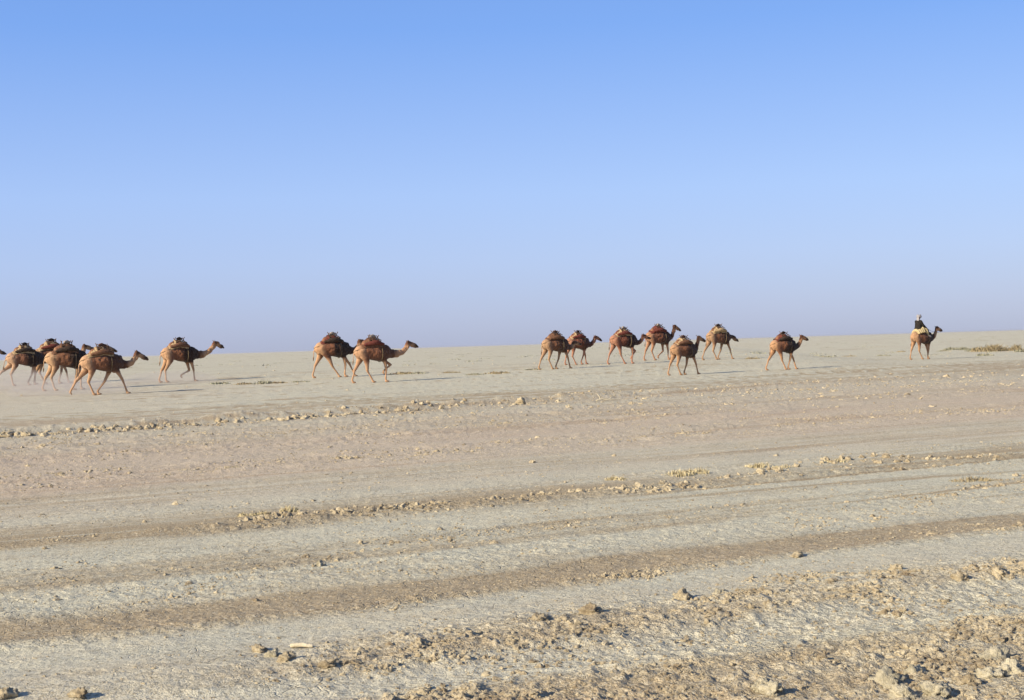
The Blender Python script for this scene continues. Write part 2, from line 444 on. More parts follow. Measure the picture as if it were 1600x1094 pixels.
# clods picked out by eye in the photograph: (col, row, radius m, label)
BIG = [
    (1067, 936, .052, 'upright pale clod with a black shadow at the upper edge of the rubble strip'),
    (925, 957, .045, 'pointed pale clod on the rubble edge between two similar peaks'),
    (843, 970, .045, 'leftmost of the three peaked clods along the rubble edge'),
    (1124, 927, .034, 'low cream clod just right of the upright clod on the rubble edge'),
    (1388, 1070, .062, 'large cream lump of broken earth at the bottom right, leftmost of its heap'),
    (1428, 1056, .050, 'cream block standing behind the large lump at the bottom right'),
    (1412, 1088, .044, 'grey white lump in front of the large cream lump at the bottom right'),
    (1462, 1082, .046, 'grey crumbly lump beside a dark hollow at the bottom right'),
    (1512, 1068, .050, 'broad pale lump on the ridge near the bottom right corner'),
    (1545, 1058, .050, 'pale crusty lump on the ridge between two grey ones near the right edge'),
    (1578, 1050, .048, 'rough grey lump on the ridge touching the right edge of the view'),
    (1552, 1030, .050, 'small cream lump above the crusty ridge near the right edge'),
    (1206, 1080, .045, 'cream clod with a dark shadow at the bottom, right of the middle'),
    (1190, 1074, .038, 'small cream clod leaning on its neighbour at the bottom'),
    (405, 1018, .032, 'reddish clod at the left end of the rubble strip'),
    (428, 1024, .031, 'cream clod beside the reddish one at the left end of the rubble strip'),
    (448, 1030, .034, 'third clod of the little cluster at the left end of the rubble strip'),
    (512, 1040, .034, 'clod throwing a long black shadow in the left part of the rubble strip'),
    (122, 1086, .034, 'yellowish clod with a black shadow at the bottom left'),
    (8, 1090, .042, 'dark sided clod at the bottom left corner'),
    (500, 884, .034, 'grey lump on bare crust above the wide brown band'),
    (814, 629, .11, 'tall straw coloured clod standing out of the far clod row'),
    (42, 682, .10, 'biggest yellowish clod near the left end of the far clod row'),
    (690, 638, .08, 'dark clod in the middle of the far clod row'),
    (1245, 868, .030, 'small brown clod at the lower edge of the pale brown band'),
    (1560, 898, .045, 'yellow clod near the right edge where the rubble begins'),
    (1500, 905, .045, 'pale clod left of the yellow one near the right edge'),
    (1400, 890, .035, 'pale clod in the upper rubble under the wide pale strip'),
]
px_of = CL[:, 2] * 2 * FPX / np.hypot(CL[:, 0], CL[:, 1])
order = np.argsort(-px_of)
NIND = 300 - len(BIG) - 2
ind, rest = order[:NIND], order[NIND:]
ms = {}
def clod_mesh(k, lvl):
    key = (k, lvl)
    if key not in ms:
        V, F = (T2 if lvl == 2 else T3)[k % (10 if lvl == 2 else 6)]
        ms[key] = mesh_np('clod', V, F, False); ms[key].materials.append(M_CLOD)
    return ms[key]
for (u, v, s, lab) in BIG:
    dd = ray(u, v); y = EYE / -dd.z; x = dd.x * y
    for _ in range(3):
        z0 = gz(x, y); y = (EYE - z0) / -dd.z; x = dd.x * y
    V, F = T3[int(rng.integers(6))]
    me = mesh_np('clod', V + 0.0, F, True)
    o = link('earth_clod', me, None, M_CLODL if 'cream' in lab or 'grey' in lab else M_CLOD)
    o.location = (x, y, z0); o.scale = (s * rng.uniform(.9, 1.15), s * rng.uniform(.8, 1.1), s * rng.uniform(.9, 1.25)); o.rotation_euler = (rng.uniform(-.2, .2), rng.uniform(-.2, .2), rng.uniform(0, 6.28))
    tag(o, lab, 'clod', 'large clods of dried earth')
def zone_label(x, y):
    b = trackco(np.array([x]), np.array([y]))[0]
    if b > 25: return ('weathered lump in the long line of clods running below the camels', 'lumps in the far clod line')
    if b > 11: return ('small lump in the thin broken line of clods across the middle distance', 'lumps in the middle clod line')
    if b > 8.9: return ('pale crumb of earth along the lower edge of the wide brown band', 'crumbs along the brown band')
    h = 'right part' if x > 1.25 else ('middle' if x > -.3 else 'left part')
    if b > 6.9: d, e = 'along the upper edge of the rubble', 'upper rubble'
    elif b > 6.3: d, e = 'inside the broad rubble strip', 'broad rubble'
    else: d, e = 'in the soil along the bottom edge', 'nearest rubble'
    return ('pale lump of crumbled earth %s, %s' % (d, h), 'lumps in the %s of the %s' % (h, e))
zi = height(CL[:, 0], CL[:, 1])
for q in ind:
    x, y, s, _ = CL[q]
    o = link('earth_clod', clod_mesh(int(rng.integers(10)), 2))
    o.location = (x, y, zi[q] - s * .12); o.scale = (s * rng.uniform(.8, 1.2), s * rng.uniform(.8, 1.2), s * rng.uniform(.7, 1.3)); o.rotation_euler = (rng.uniform(-.3, .3), rng.uniform(-.3, .3), rng.uniform(0, 6.28))
    lb, gr = zone_label(x, y); tag(o, lb, 'clod', gr)
def join_clods(idx):
    Vs = []; Fs = []; off = 0
    big = px_of[idx] > 5.5
    for tmpl, sel in ((T1, idx[~big]), (T2, idx[big])):
        pick = rng.integers(0, len(tmpl), len(sel))
        for k, (V, F) in enumerate(tmpl):
            s = sel[pick == k]
            if len(s) == 0: continue
            a = rng.uniform(0, 6.28, len(s)); ca, sa = np.cos(a), np.sin(a)
            sx = CL[s, 2] * rng.uniform(.75, 1.25, len(s)); sy = CL[s, 2] * rng.uniform(.75, 1.25, len(s)); sz = CL[s, 2] * rng.uniform(.8, 1.7, len(s)) * (1 + .1 * CL[s, 3])
            vx = V[None, :, 0] * sx[:, None]; vy = V[None, :, 1] * sy[:, None]; vz = V[None, :, 2] * sz[:, None]
            X = vx * ca[:, None] - vy * sa[:, None] + CL[s, 0][:, None]; Y = vx * sa[:, None] + vy * ca[:, None] + CL[s, 1][:, None]
            Z = vz + zi[s][:, None] + (.25 * CL[s, 3] - .12)[:, None] * CL[s, 2][:, None]
            Vs.append(np.stack([X, Y, Z], -1).reshape(-1, 3))
            Fs.append((F[None] + (np.arange(len(s)) * len(V))[:, None, None] + off).reshape(-1, 3)); off += len(s) * len(V)
    return np.concatenate(Vs), np.concatenate(Fs)
V, F = join_clods(rest)
print('clods', len(CL), 'tris', len(F))
o = link('loose_rubble', mesh_np('loose_rubble', V, F, False), None, M_CLOD)
tag(o, 'countless small crumbs and clods of dried earth strewn along the wheel tracks', 'rubble', None, 'stuff')

# ------------------------------------------------------------------ tubes, lofts and one-skin bodies
def tube(pts, radii, seg=10, caps=True):
    """pts: list of points, radii: list of r or (r_side, r_up); returns V, F(list)"""
    P = [Vector(p) for p in pts]; V = []; F = []
    n = len(P)
    for i in range(n):
        t = (P[min(i + 1, n - 1)] - P[max(i - 1, 0)])
        t = t.normalized() if t.length > 1e-9 else Vector((1, 0, 0))
        side = Vector((0, 1, 0)) if abs(t.y) < .9 else Vector((1, 0, 0))
        up = side.cross(t).normalized() * -1; side = t.cross(up).normalized()
        r = radii[i]; rs, ru = (r if isinstance(r, tuple) else (r, r))
        for k in range(seg):
            a = 2 * math.pi * k / seg
            V.append(P[i] + side * math.cos(a) * rs + up * math.sin(a) * ru)
    for i in range(n - 1):
        for k in range(seg):
            k2 = (k + 1) % seg
            F.append((i * seg + k, i * seg + k2, (i + 1) * seg + k2, (i + 1) * seg + k))
    if caps:
        F.append(tuple(range(seg - 1, -1, -1))); F.append(tuple((n - 1) * seg + k for k in range(seg)))
    return V, F

def capsule(pts, radii, seg=12):
    """tube with rounded ends"""
    P = [Vector(p) for p in pts]; Rr = [r if isinstance(r, tuple) else (r, r) for r in radii]
    d0 = (P[0] - P[1]).normalized(); d1 = (P[-1] - P[-2]).normalized()
    def cap(p, d, r, rev):
        o = []
        for f in (.5, .87, .995):
            rr = math.sqrt(1 - f * f) + .02
            o.append((p + d * f * min(r), (r[0] * rr, r[1] * rr)))
        return o[::-1] if rev else o
    a = cap(P[0], d0, Rr[0], True); b = cap(P[-1], d1, Rr[-1], False)
    pp = [q[0] for q in a] + P + [q[0] for q in b]; rr = [q[1] for q in a] + Rr + [q[1] for q in b]
    return tube(pp, rr, seg)

class Soup:
    def __init__(s): s.V = []; s.F = []
    def add(s, vf):
        o = len(s.V); s.V += [tuple(v) for v in vf[0]]; s.F += [tuple(i + o for i in f) for f in vf[1]]; return s
    def ball(s, c, r):
        r = r if isinstance(r, tuple) else (r, r, r)
        bm = bmesh.new(); bmesh.ops.create_uvsphere(bm, u_segments=12, v_segments=8, radius=1)
        s.add(([(c[0] + v.co.x * r[0], c[1] + v.co.y * r[1], c[2] + v.co.z * r[2]) for v in bm.verts], [[v.index for v in f.verts] for f in bm.faces])); bm.free(); return s
    def mesh(s, name, smooth=True):
        me = bpy.data.meshes.new(name); me.from_pydata(s.V, [], s.F)
        bm = bmesh.new(); bm.from_mesh(me); bmesh.ops.recalc_face_normals(bm, faces=bm.faces); bm.to_mesh(me); bm.free()
        me.polygons.foreach_set('use_smooth', [smooth] * len(me.polygons)); return me
    def skin(s, name, voxel, smooth=4):
        """melt the overlapping volumes into one continuous surface"""
        me = s.mesh(name)
        o = bpy.data.objects.new('tmp', me); COL.objects.link(o)
        md = o.modifiers.new('r', 'REMESH'); md.mode = 'VOXEL'; md.voxel_size = voxel; md.use_smooth_shade = True
        sm = o.modifiers.new('s', 'SMOOTH'); sm.factor = .5; sm.iterations = smooth
        dg = bpy.context.evaluated_depsgraph_get()
        r = bpy.data.meshes.new_from_object(o.evaluated_get(dg)); r.name = name
        bpy.data.objects.remove(o); bpy.data.meshes.remove(me)
        return r

def bez(p0, p1, p2, p3, n):
    o = []
    for i in range(n):
        t = i / (n - 1); q = 1 - t
        o.append(Vector(p0) * q ** 3 + Vector(p1) * 3 * q * q * t + Vector(p2) * 3 * q * t * t + Vector(p3) * t ** 3)
    return o

# trunk cross-sections: x, z top, z bottom, half width
TR = [(-.93, 1.44, 1.32, .06), (-.87, 1.52, 1.20, .15), (-.76, 1.60, 1.10, .22), (-.55, 1.68, 1.09, .27), (-.32, 1.74, 1.07, .30), (-.05, 1.79, .99, .36),
      (.22, 1.79, .94, .37), (.45, 1.73, .93, .32), (.62, 1.66, .98, .26), (.78, 1.52, 1.06, .19), (.88, 1.42, 1.14, .12)]
TRA = np.array(TR)
def trunk(x): return [float(np.interp(x, TRA[:, 0], TRA[:, k])) for k in (1, 2, 3)]

def ik(a, foot, l1, l2, sgn):
    """joint between a and foot in the xz plane, bending towards sgn*x"""
    dx, dz = foot[0] - a[0], foot[1] - a[1]; d = math.hypot(dx, dz); s = max(1, d / (.995 * (l1 + l2))); l1 *= s; l2 *= s
    c = (l1 * l1 + d * d - l2 * l2) / (2 * l1 * d); c = max(-1, min(1, c)); h = l1 * math.sqrt(max(0, 1 - c * c))
    ux, uz = dx / d, dz / d; px, pz = -uz, ux
    if px * sgn < 0: px, pz = -px, -pz
    return (a[0] + ux * l1 * c + px * h, a[1] + uz * l1 * c + pz * h)

def camel_body(p, seed):
    S = Soup()
    # barrel
    V = []; F = []; seg = 20
    for (x, zt, zb, hw) in TR:
        cz = (zt + zb) / 2; rz = (zt - zb) / 2
        for k in range(seg):
            a = 2 * math.pi * k / seg; c, s_ = math.cos(a), math.sin(a)
            w = hw * p['girth'] * (abs(c) ** .9) * (1 if c > 0 else -1) * (1 - .22 * max(0, s_))
            V.append((x, w, cz + rz * s_))
    n = len(TR)
    for i in range(n - 1):
        for k in range(seg):
            k2 = (k + 1) % seg; F.append((i * seg + k, i * seg + k2, (i + 1) * seg + k2, (i + 1) * seg + k))
    F.append(tuple(range(seg))); F.append(tuple((n - 1) * seg + k for k in range(seg - 1, -1, -1)))
    S.add((V, F))
    S.ball((-.06, 0, 1.73), (.50, .22, .24)); S.ball((-.05, 0, 1.85), (.30, .15, .18))
    S.ball((-.60, 0, 1.42), (.30, .25, .25)); S.ball((.55, 0, 1.36), (.30, .26, .33))
    # neck and head
    hx, hz, hp = p['head']; hy = p.get('turn', 0)
    base = Vector((.62, 0, 1.36)); poll = Vector((hx, hy, hz))
    low = min(1.22, hz - .25)
    c1 = Vector((.62 + (hx - .62) * .45, 0, 1.36 - p.get('dip', .28)))
    c2 = Vector((.62 + (hx - .62) * .86, hy * .7, max(min(hz - .38, hz - .1), low - .05)))
    if p.get('lowneck'): c1 = Vector((.95, 0, 1.40)); c2 = Vector((hx - .3, hy * .5, hz + .02))
    N = bez(base, c1, c2, poll, 11)
    nr = [(.17, .27), (.15, .22), (.125, .18), (.11, .155), (.10, .135), (.092, .12), (.086, .11), (.082, .104), (.08, .10), (.08, .10), (.085, .10)]
    nr = [(q_[0] * 1.1, q_[1] * 1.14) for q_ in nr]
    S.add(capsule(N, nr, 14))
    a = R(hp); f = Vector((math.cos(a), 0, math.sin(a))); up = Vector((-math.sin(a), 0, math.cos(a)))
    if hy: f = (f + Vector((0, hy * .6, 0))).normalized()
    S.add(capsule([poll + f * .0 + up * .01, poll + f * .10 + up * .015, poll + f * .20 + up * 0, poll + f * .33 - up * .012, poll + f * .43 - up * .015, poll + f * .50 - up * .03],
                  [(.09, .108), (.10, .115), (.084, .104), (.066, .082), (.072, .076), (.058, .055)], 14))
    op = p.get('jaw', 0)
    S.add(capsule([poll + f * .10 - up * .07, poll + f * .28 - up * (.085 + op * .3), poll + f * .42 - up * (.085 + op)], [(.05, .05), (.042, .036), (.035, .028)], 10))
    S.ball(tuple(poll + f * .12 + up * .07), (.06, .085, .03))
    for s in (-1, 1):
        e0 = poll + Vector((0, s * .06, .07)) - f * .02
        S.add(capsule([e0, e0 + Vector((-.025, s * .025, .03)), e0 + Vector((-.045, s * .04, .055))], [.024, .026, .018], 8))
    # legs: hn hf (hind near/far), fn ff (front near/far): foot x, lift
    for (k, side) in (('hn', -1), ('hf', 1)):
        fx, lift = p[k]
        hip = (-.60, 1.40); st = (-.50 + .22 * (fx + .55), 1.02)
        ank = (fx - .05, .15 + lift); hock = ik(st, ank, .49, .44, -1)
        y0 = side * .15; y1 = side * .15; y2 = side * .13
        S.add(capsule([(hip[0], y0, hip[1]), ((hip[0] + st[0]) / 2, y0, (hip[1] + st[1]) / 2), (st[0], y1, st[1]), ((st[0] * .5 + hock[0] * .5), y1, (st[1] + hock[1]) / 2), (hock[0], y2, hock[1])],
                      [(.14, .24), (.13, .22), (.105, .16), (.072, .095), (.052, .066)], 12))
        S.add(capsule([(hock[0] - .015, y2, hock[1] + .02), (hock[0] * .6 + ank[0] * .4, y2, hock[1] * .6 + ank[1] * .4), (ank[0], y2, ank[1])], [(.050, .062), (.036, .040), (.046, .046)], 10))
        foot(S, ank, (fx, lift), y2, .92, p, k)
    for (k, side) in (('fn', -1), ('ff', 1)):
        fx, lift = p[k]
        sh = (.52, 1.32); el = (.46 + .16 * (fx - .45), 1.02)
        ank = (fx - .04, .15 + lift); kn = ik(el, ank, .46, .42, 1)
        if lift > .08 and fx < .75: kn = ik(el, ank, .50, .46, 1)
        y0 = side * .16; y2 = side * .13
        S.add(capsule([(sh[0], y0, sh[1]), (el[0], y0, el[1]), (el[0] * .5 + kn[0] * .5, side * .14, (el[1] + kn[1]) / 2), (kn[0], y2, kn[1])], [(.11, .19), (.095, .13), (.062, .075), (.056, .058)], 12))
        S.add(capsule([(kn[0], y2, kn[1]), (kn[0] * .5 + ank[0] * .5, y2, (kn[1] + ank[1]) / 2), (ank[0], y2, ank[1])], [(.054, .056), (.037, .040), (.046, .046)], 10))
        foot(S, ank, (fx, lift), y2, 1.05, p, k)
    # callus pad under the chest, tail with its tuft
    S.ball((.50, 0, .94), (.10, .08, .06))
    sw = p.get('tail', .0)
    S.add(capsule([(-.88, 0, 1.40), (-.96 - sw * .3, 0, 1.25), (-.98 - sw, 0, 1.05), (-.99 - sw * 1.4, .01, .90), (-1.0 - sw * 1.6, .01, .80)], [.040, .028, .022, .036, .018], 8))
    me = S.skin('body', .024, 3)
    co = np.empty(len(me.vertices) * 3, dtype=np.float32); me.vertices.foreach_get('co', co); co = co.reshape(-1, 3).astype(float)
    nn = np.empty_like(co, dtype=np.float32).ravel(); me.vertices.foreach_get('normal', nn); nn = nn.reshape(-1, 3)
    # shaggy outline on hump, shoulder and throat
    shag = (.25 + .75 * sst(-.5, -.25, co[:, 0])) * np.clip(fbm(co[:, 0] * 11 + co[:, 1] * 7, co[:, 2] * 9 + co[:, 1] * 3, 3, seed) - .5, -.5, .5) * .085 * sst(.9, 1.15, co[:, 2])
    co2 = co + nn * shag[:, None]
    me.vertices.foreach_set('co', co2.astype(np.float32).ravel()); me.update()
    x, y, z = co[:, 0], co[:, 1], co[:, 2]
    w = (fbm(x * 5, z * 5, 3, seed + 3) - .5) * .25
    light = np.maximum(sst(1.02, .80, z + w), sst(-.42, -.72, x + w))  # tan legs; sunlight on the rump painted in as paler coat
    light = np.maximum(light, .85 * sst(.95, 1.2, x + w) * sst(.02, -.10, z - (1.36 + (hz - 1.36) * (x - .62) / (hx - .62))))
    muz = poll + f * .42
    dk = np.exp(-((x - muz.x) ** 2 + (z - muz.z) ** 2) / .030)
    dk = np.maximum(dk, .8 * np.exp(-((x - poll.x) ** 2 + (z - poll.z - .06) ** 2) / .02))
    chest = sst(-.22 + p['dark'], .10 + p['dark'], x + w) * (1 - sst(.85, 1.25, x + w)) * sst(.86, .98, z)  # self-shadow on shoulder and chest painted into the coat as dark colour
    topn = sst(.6, .8, x) * (1 - sst(1.15, 1.45, x)) * sst(-.04, .10, z - (1.30 + (hz - 1.42) * (x - .62) / (hx - .62)))
    hump = sst(1.84, 1.94, z) * sst(.65, .3, np.abs(x))
    belly = sst(1.12, 1.0, z) * sst(.9, .97, z) * sst(-.5, -.3, x) * sst(.8, .6, x)
    tailt = sst(-.94, -.97, x) * sst(1.02, .92, z) * sst(.75, .82, z) * .7
    dk = np.clip(np.maximum.reduce([dk, chest * min(1, p.get('chest', .8) * 1.12), topn * .75, hump * .8, belly * .55, tailt]), 0, 1)
    colr = np.ones((len(x), 4), dtype=np.float32); colr[:, 0] = np.clip(light, 0, 1); colr[:, 1] = dk; colr[:, 2] = 0
    at = me.color_attributes.new('coat', 'FLOAT_COLOR', 'POINT'); at.data.foreach_set('color', colr.ravel())
    eyes = [poll + f * .13 + up * .035 + Vector((0, s * .083, 0)) for s in (-1, 1)]
    return me, eyes, poll, f, up

def foot(S, ank, ft, y, k, p, key):
    fx, lift = ft
    if lift > .05 or (key[0] == 'f' and fx < -.1 and False):
        # lifted: pad hangs back and down
        S.add(capsule([(ank[0], y, ank[1]), (ank[0] - .02, y, ank[1] - .07), (ank[0] + .04, y, ank[1] - .13)], [(.045, .045), (.055, .045), (.06, .03)], 10))
    else:
        S.add(capsule([(ank[0], y, ank[1]), (ank[0] + .03, y, .075)], [(.044, .044), (.055, .05)], 10))
        S.ball((fx + .035, y, .040), (.115 * k, .085 * k, .042))

# ------------------------------------------------------------------ pack saddles
def sec_pt(x, th, off, hump=True):
    """point on the animal's back: th = 0 on the spine, +-pi/2 mid flank"""
    zt, zb, hw = trunk(x)
    cz = (zt + zb) / 2; rz = (zt - zb) / 2
    hb = .20 * math.exp(-((x + .02) / .26) ** 2)
    s_, c = math.cos(th), math.sin(th)
    w = (abs(c) ** .9) * (1 if c > 0 else -1) * hw * (1 - .22 * max(0, s_)) + off * c
    return Vector((x, w, cz + (rz + hb * max(0, s_) ** 2) * s_ + off * s_))

def drape(x0, x1, thmax, off, seed, nx=16, nth=20, rag=.12):
    V = []; F = []
    for layer in (0, 1):
        for i in range(nx):
            u = i / (nx - 1); x = x0 + (x1 - x0) * u
            for j in range(nth):
                w = j / (nth - 1) * 2 - 1
                tm = thmax * (1 + rag * (mnoise.noise(Vector((x * 6, seed, 0 if w > 0 else 9))))) 
                th = w * tm
                wr = .016 * mnoise.noise(Vector((x * 9 + seed, th * 3, seed)))
                xe = x + .03 * mnoise.noise(Vector((th * 4, seed * 2, u * 2)))
                V.append(sec_pt(xe, th, off + wr + (0 if layer else -.018)))
    N = nx * nth
    for i in range(nx - 1):
        for j in range(nth - 1):
            a = i * nth + j; q = (a, a + 1, a + nth + 1, a + nth)
            F.append(tuple(k + N for k in q)); F.append(q[::-1])
    edge = [i * nth for i in range(nx)] + [(nx - 1) * nth + j for j in range(1, nth)] + [i * nth + nth - 1 for i in range(nx - 2, -1, -1)] + [j for j in range(nth - 2, 0, -1)]
    for k in range(len(edge)):
        a, b = edge[k], edge[(k + 1) % len(edge)]; F.append((a, b, b + N, a + N))
    return V, F

def make_saddle(t, style, seed):
    """parts are placed in the animal's own frame, so t sits at the same spot with the same scale"""
    rr = random.Random(seed)
    cl = {'tan': C_TAN, 'red': C_RED, 'brown': C_BROWN, 'dark': cloth('dark_brown_cloth', (.025, .018, .014), (.07, .046, .032)), 'white': cloth('faded_cloth', (.30, .22, .15), (.50, .40, .29))}
    bl, pd, rl = [cl[k] for k in style]
    x0, x1 = -.62 + rr.uniform(-.08, .06), .42 + rr.uniform(-.06, .05)
    link('blanket', Soup().add(drape(x0, x1, rr.uniform(.85, 1.1), .03, seed)).mesh('blanket'), t, bl)
    # straw stuffed rolls either side of the hump
    for s in (-1, 1):
        pts = []; rad = []
        for k in range(9):
            u = k / 8; x = -.47 + .86 * u
            q = sec_pt(x, s * (.70 + .10 * math.sin(u * 3.1) + .05 * rr.random()), .062 + .02 * rr.random())
            pts.append(q); rad.append((.060 + .045 * math.sin(math.pi * u) + .02 * rr.random(), .055 + .045 * math.sin(math.pi * u) + .02 * rr.random()))
        link('pad', Soup().add(capsule(pts, rad, 12)).mesh('pad'), t, pd)
    # bedding lying over the rump side of the hump
    S = Soup()
    for k in range(3):
        x = -.42 + .09 * k; q = [sec_pt(x + rr.uniform(-.02, .02), th, .06 + .02 * k) for th in (-.75, -.4, 0, .4, .75)]
        S.add(capsule(q, [.045, .065, .07, .065, .045], 8))
    link('bedding_roll', S.skin('bedding_roll', .02, 2), t, bl)
    # wooden arches: crossed posts before and behind the hump
    for xa, h in ((-.20, .20), (.22, .19)):
        for s in (-1, 1):
            a = sec_pt(xa, s * .75, .10); top = Vector((xa + rr.uniform(-.03, .03), -s * .10, 2.03 + h * .38 + rr.uniform(-.02, .03)))
            link('saddle_post', Soup().add(capsule([a, (a + top) / 2 + Vector((0, s * .015, 0)), top], [.013, .014, .018], 8)).mesh('saddle_post'), t, C_WOOD)
    S = Soup()
    for s in (-1, 1):
        S.add(capsule([sec_pt(-.26, s * .62, .17), sec_pt(.0, s * .55, .19), sec_pt(.28, s * .62, .17)], [.018, .018, .018], 8))
    link('side_bar', S.mesh('side_bar'), t, C_WOOD)
    # cloth bundle tied on top between the arches
    b0 = Vector((-.10, -.05 + rr.uniform(-.04, .04), 2.06)); b1 = Vector((.13, .04, 2.05))
    link('cloth_bundle', Soup().add(capsule([b0, (b0 + b1) / 2 + Vector((0, .01, .02)), b1], [.055, .075, .05], 10)).mesh('cloth_bundle'), t, rl)
    # girth rope under the belly and crupper round the tail root
    S = Soup(); S.add(tube([sec_pt(.30, th, .022) for th in np.linspace(-math.pi, math.pi, 25)], [.016] * 25, 6, False))
    link('girth_rope', S.mesh('girth_rope'), t, C_ROPE)
    S = Soup()
    for s in (-1, 1):
        S.add(tube([sec_pt(x, s * th, .02) for x, th in ((-.5, .9), (-.65, .95), (-.78, 1.05), (-.86, 1.1), (-.90, 1.0))] + [Vector((-.95, 0, 1.36))], [.012] * 6, 6))
    link('crupper_rope', S.mesh('crupper_rope'), t, C_ROPE)

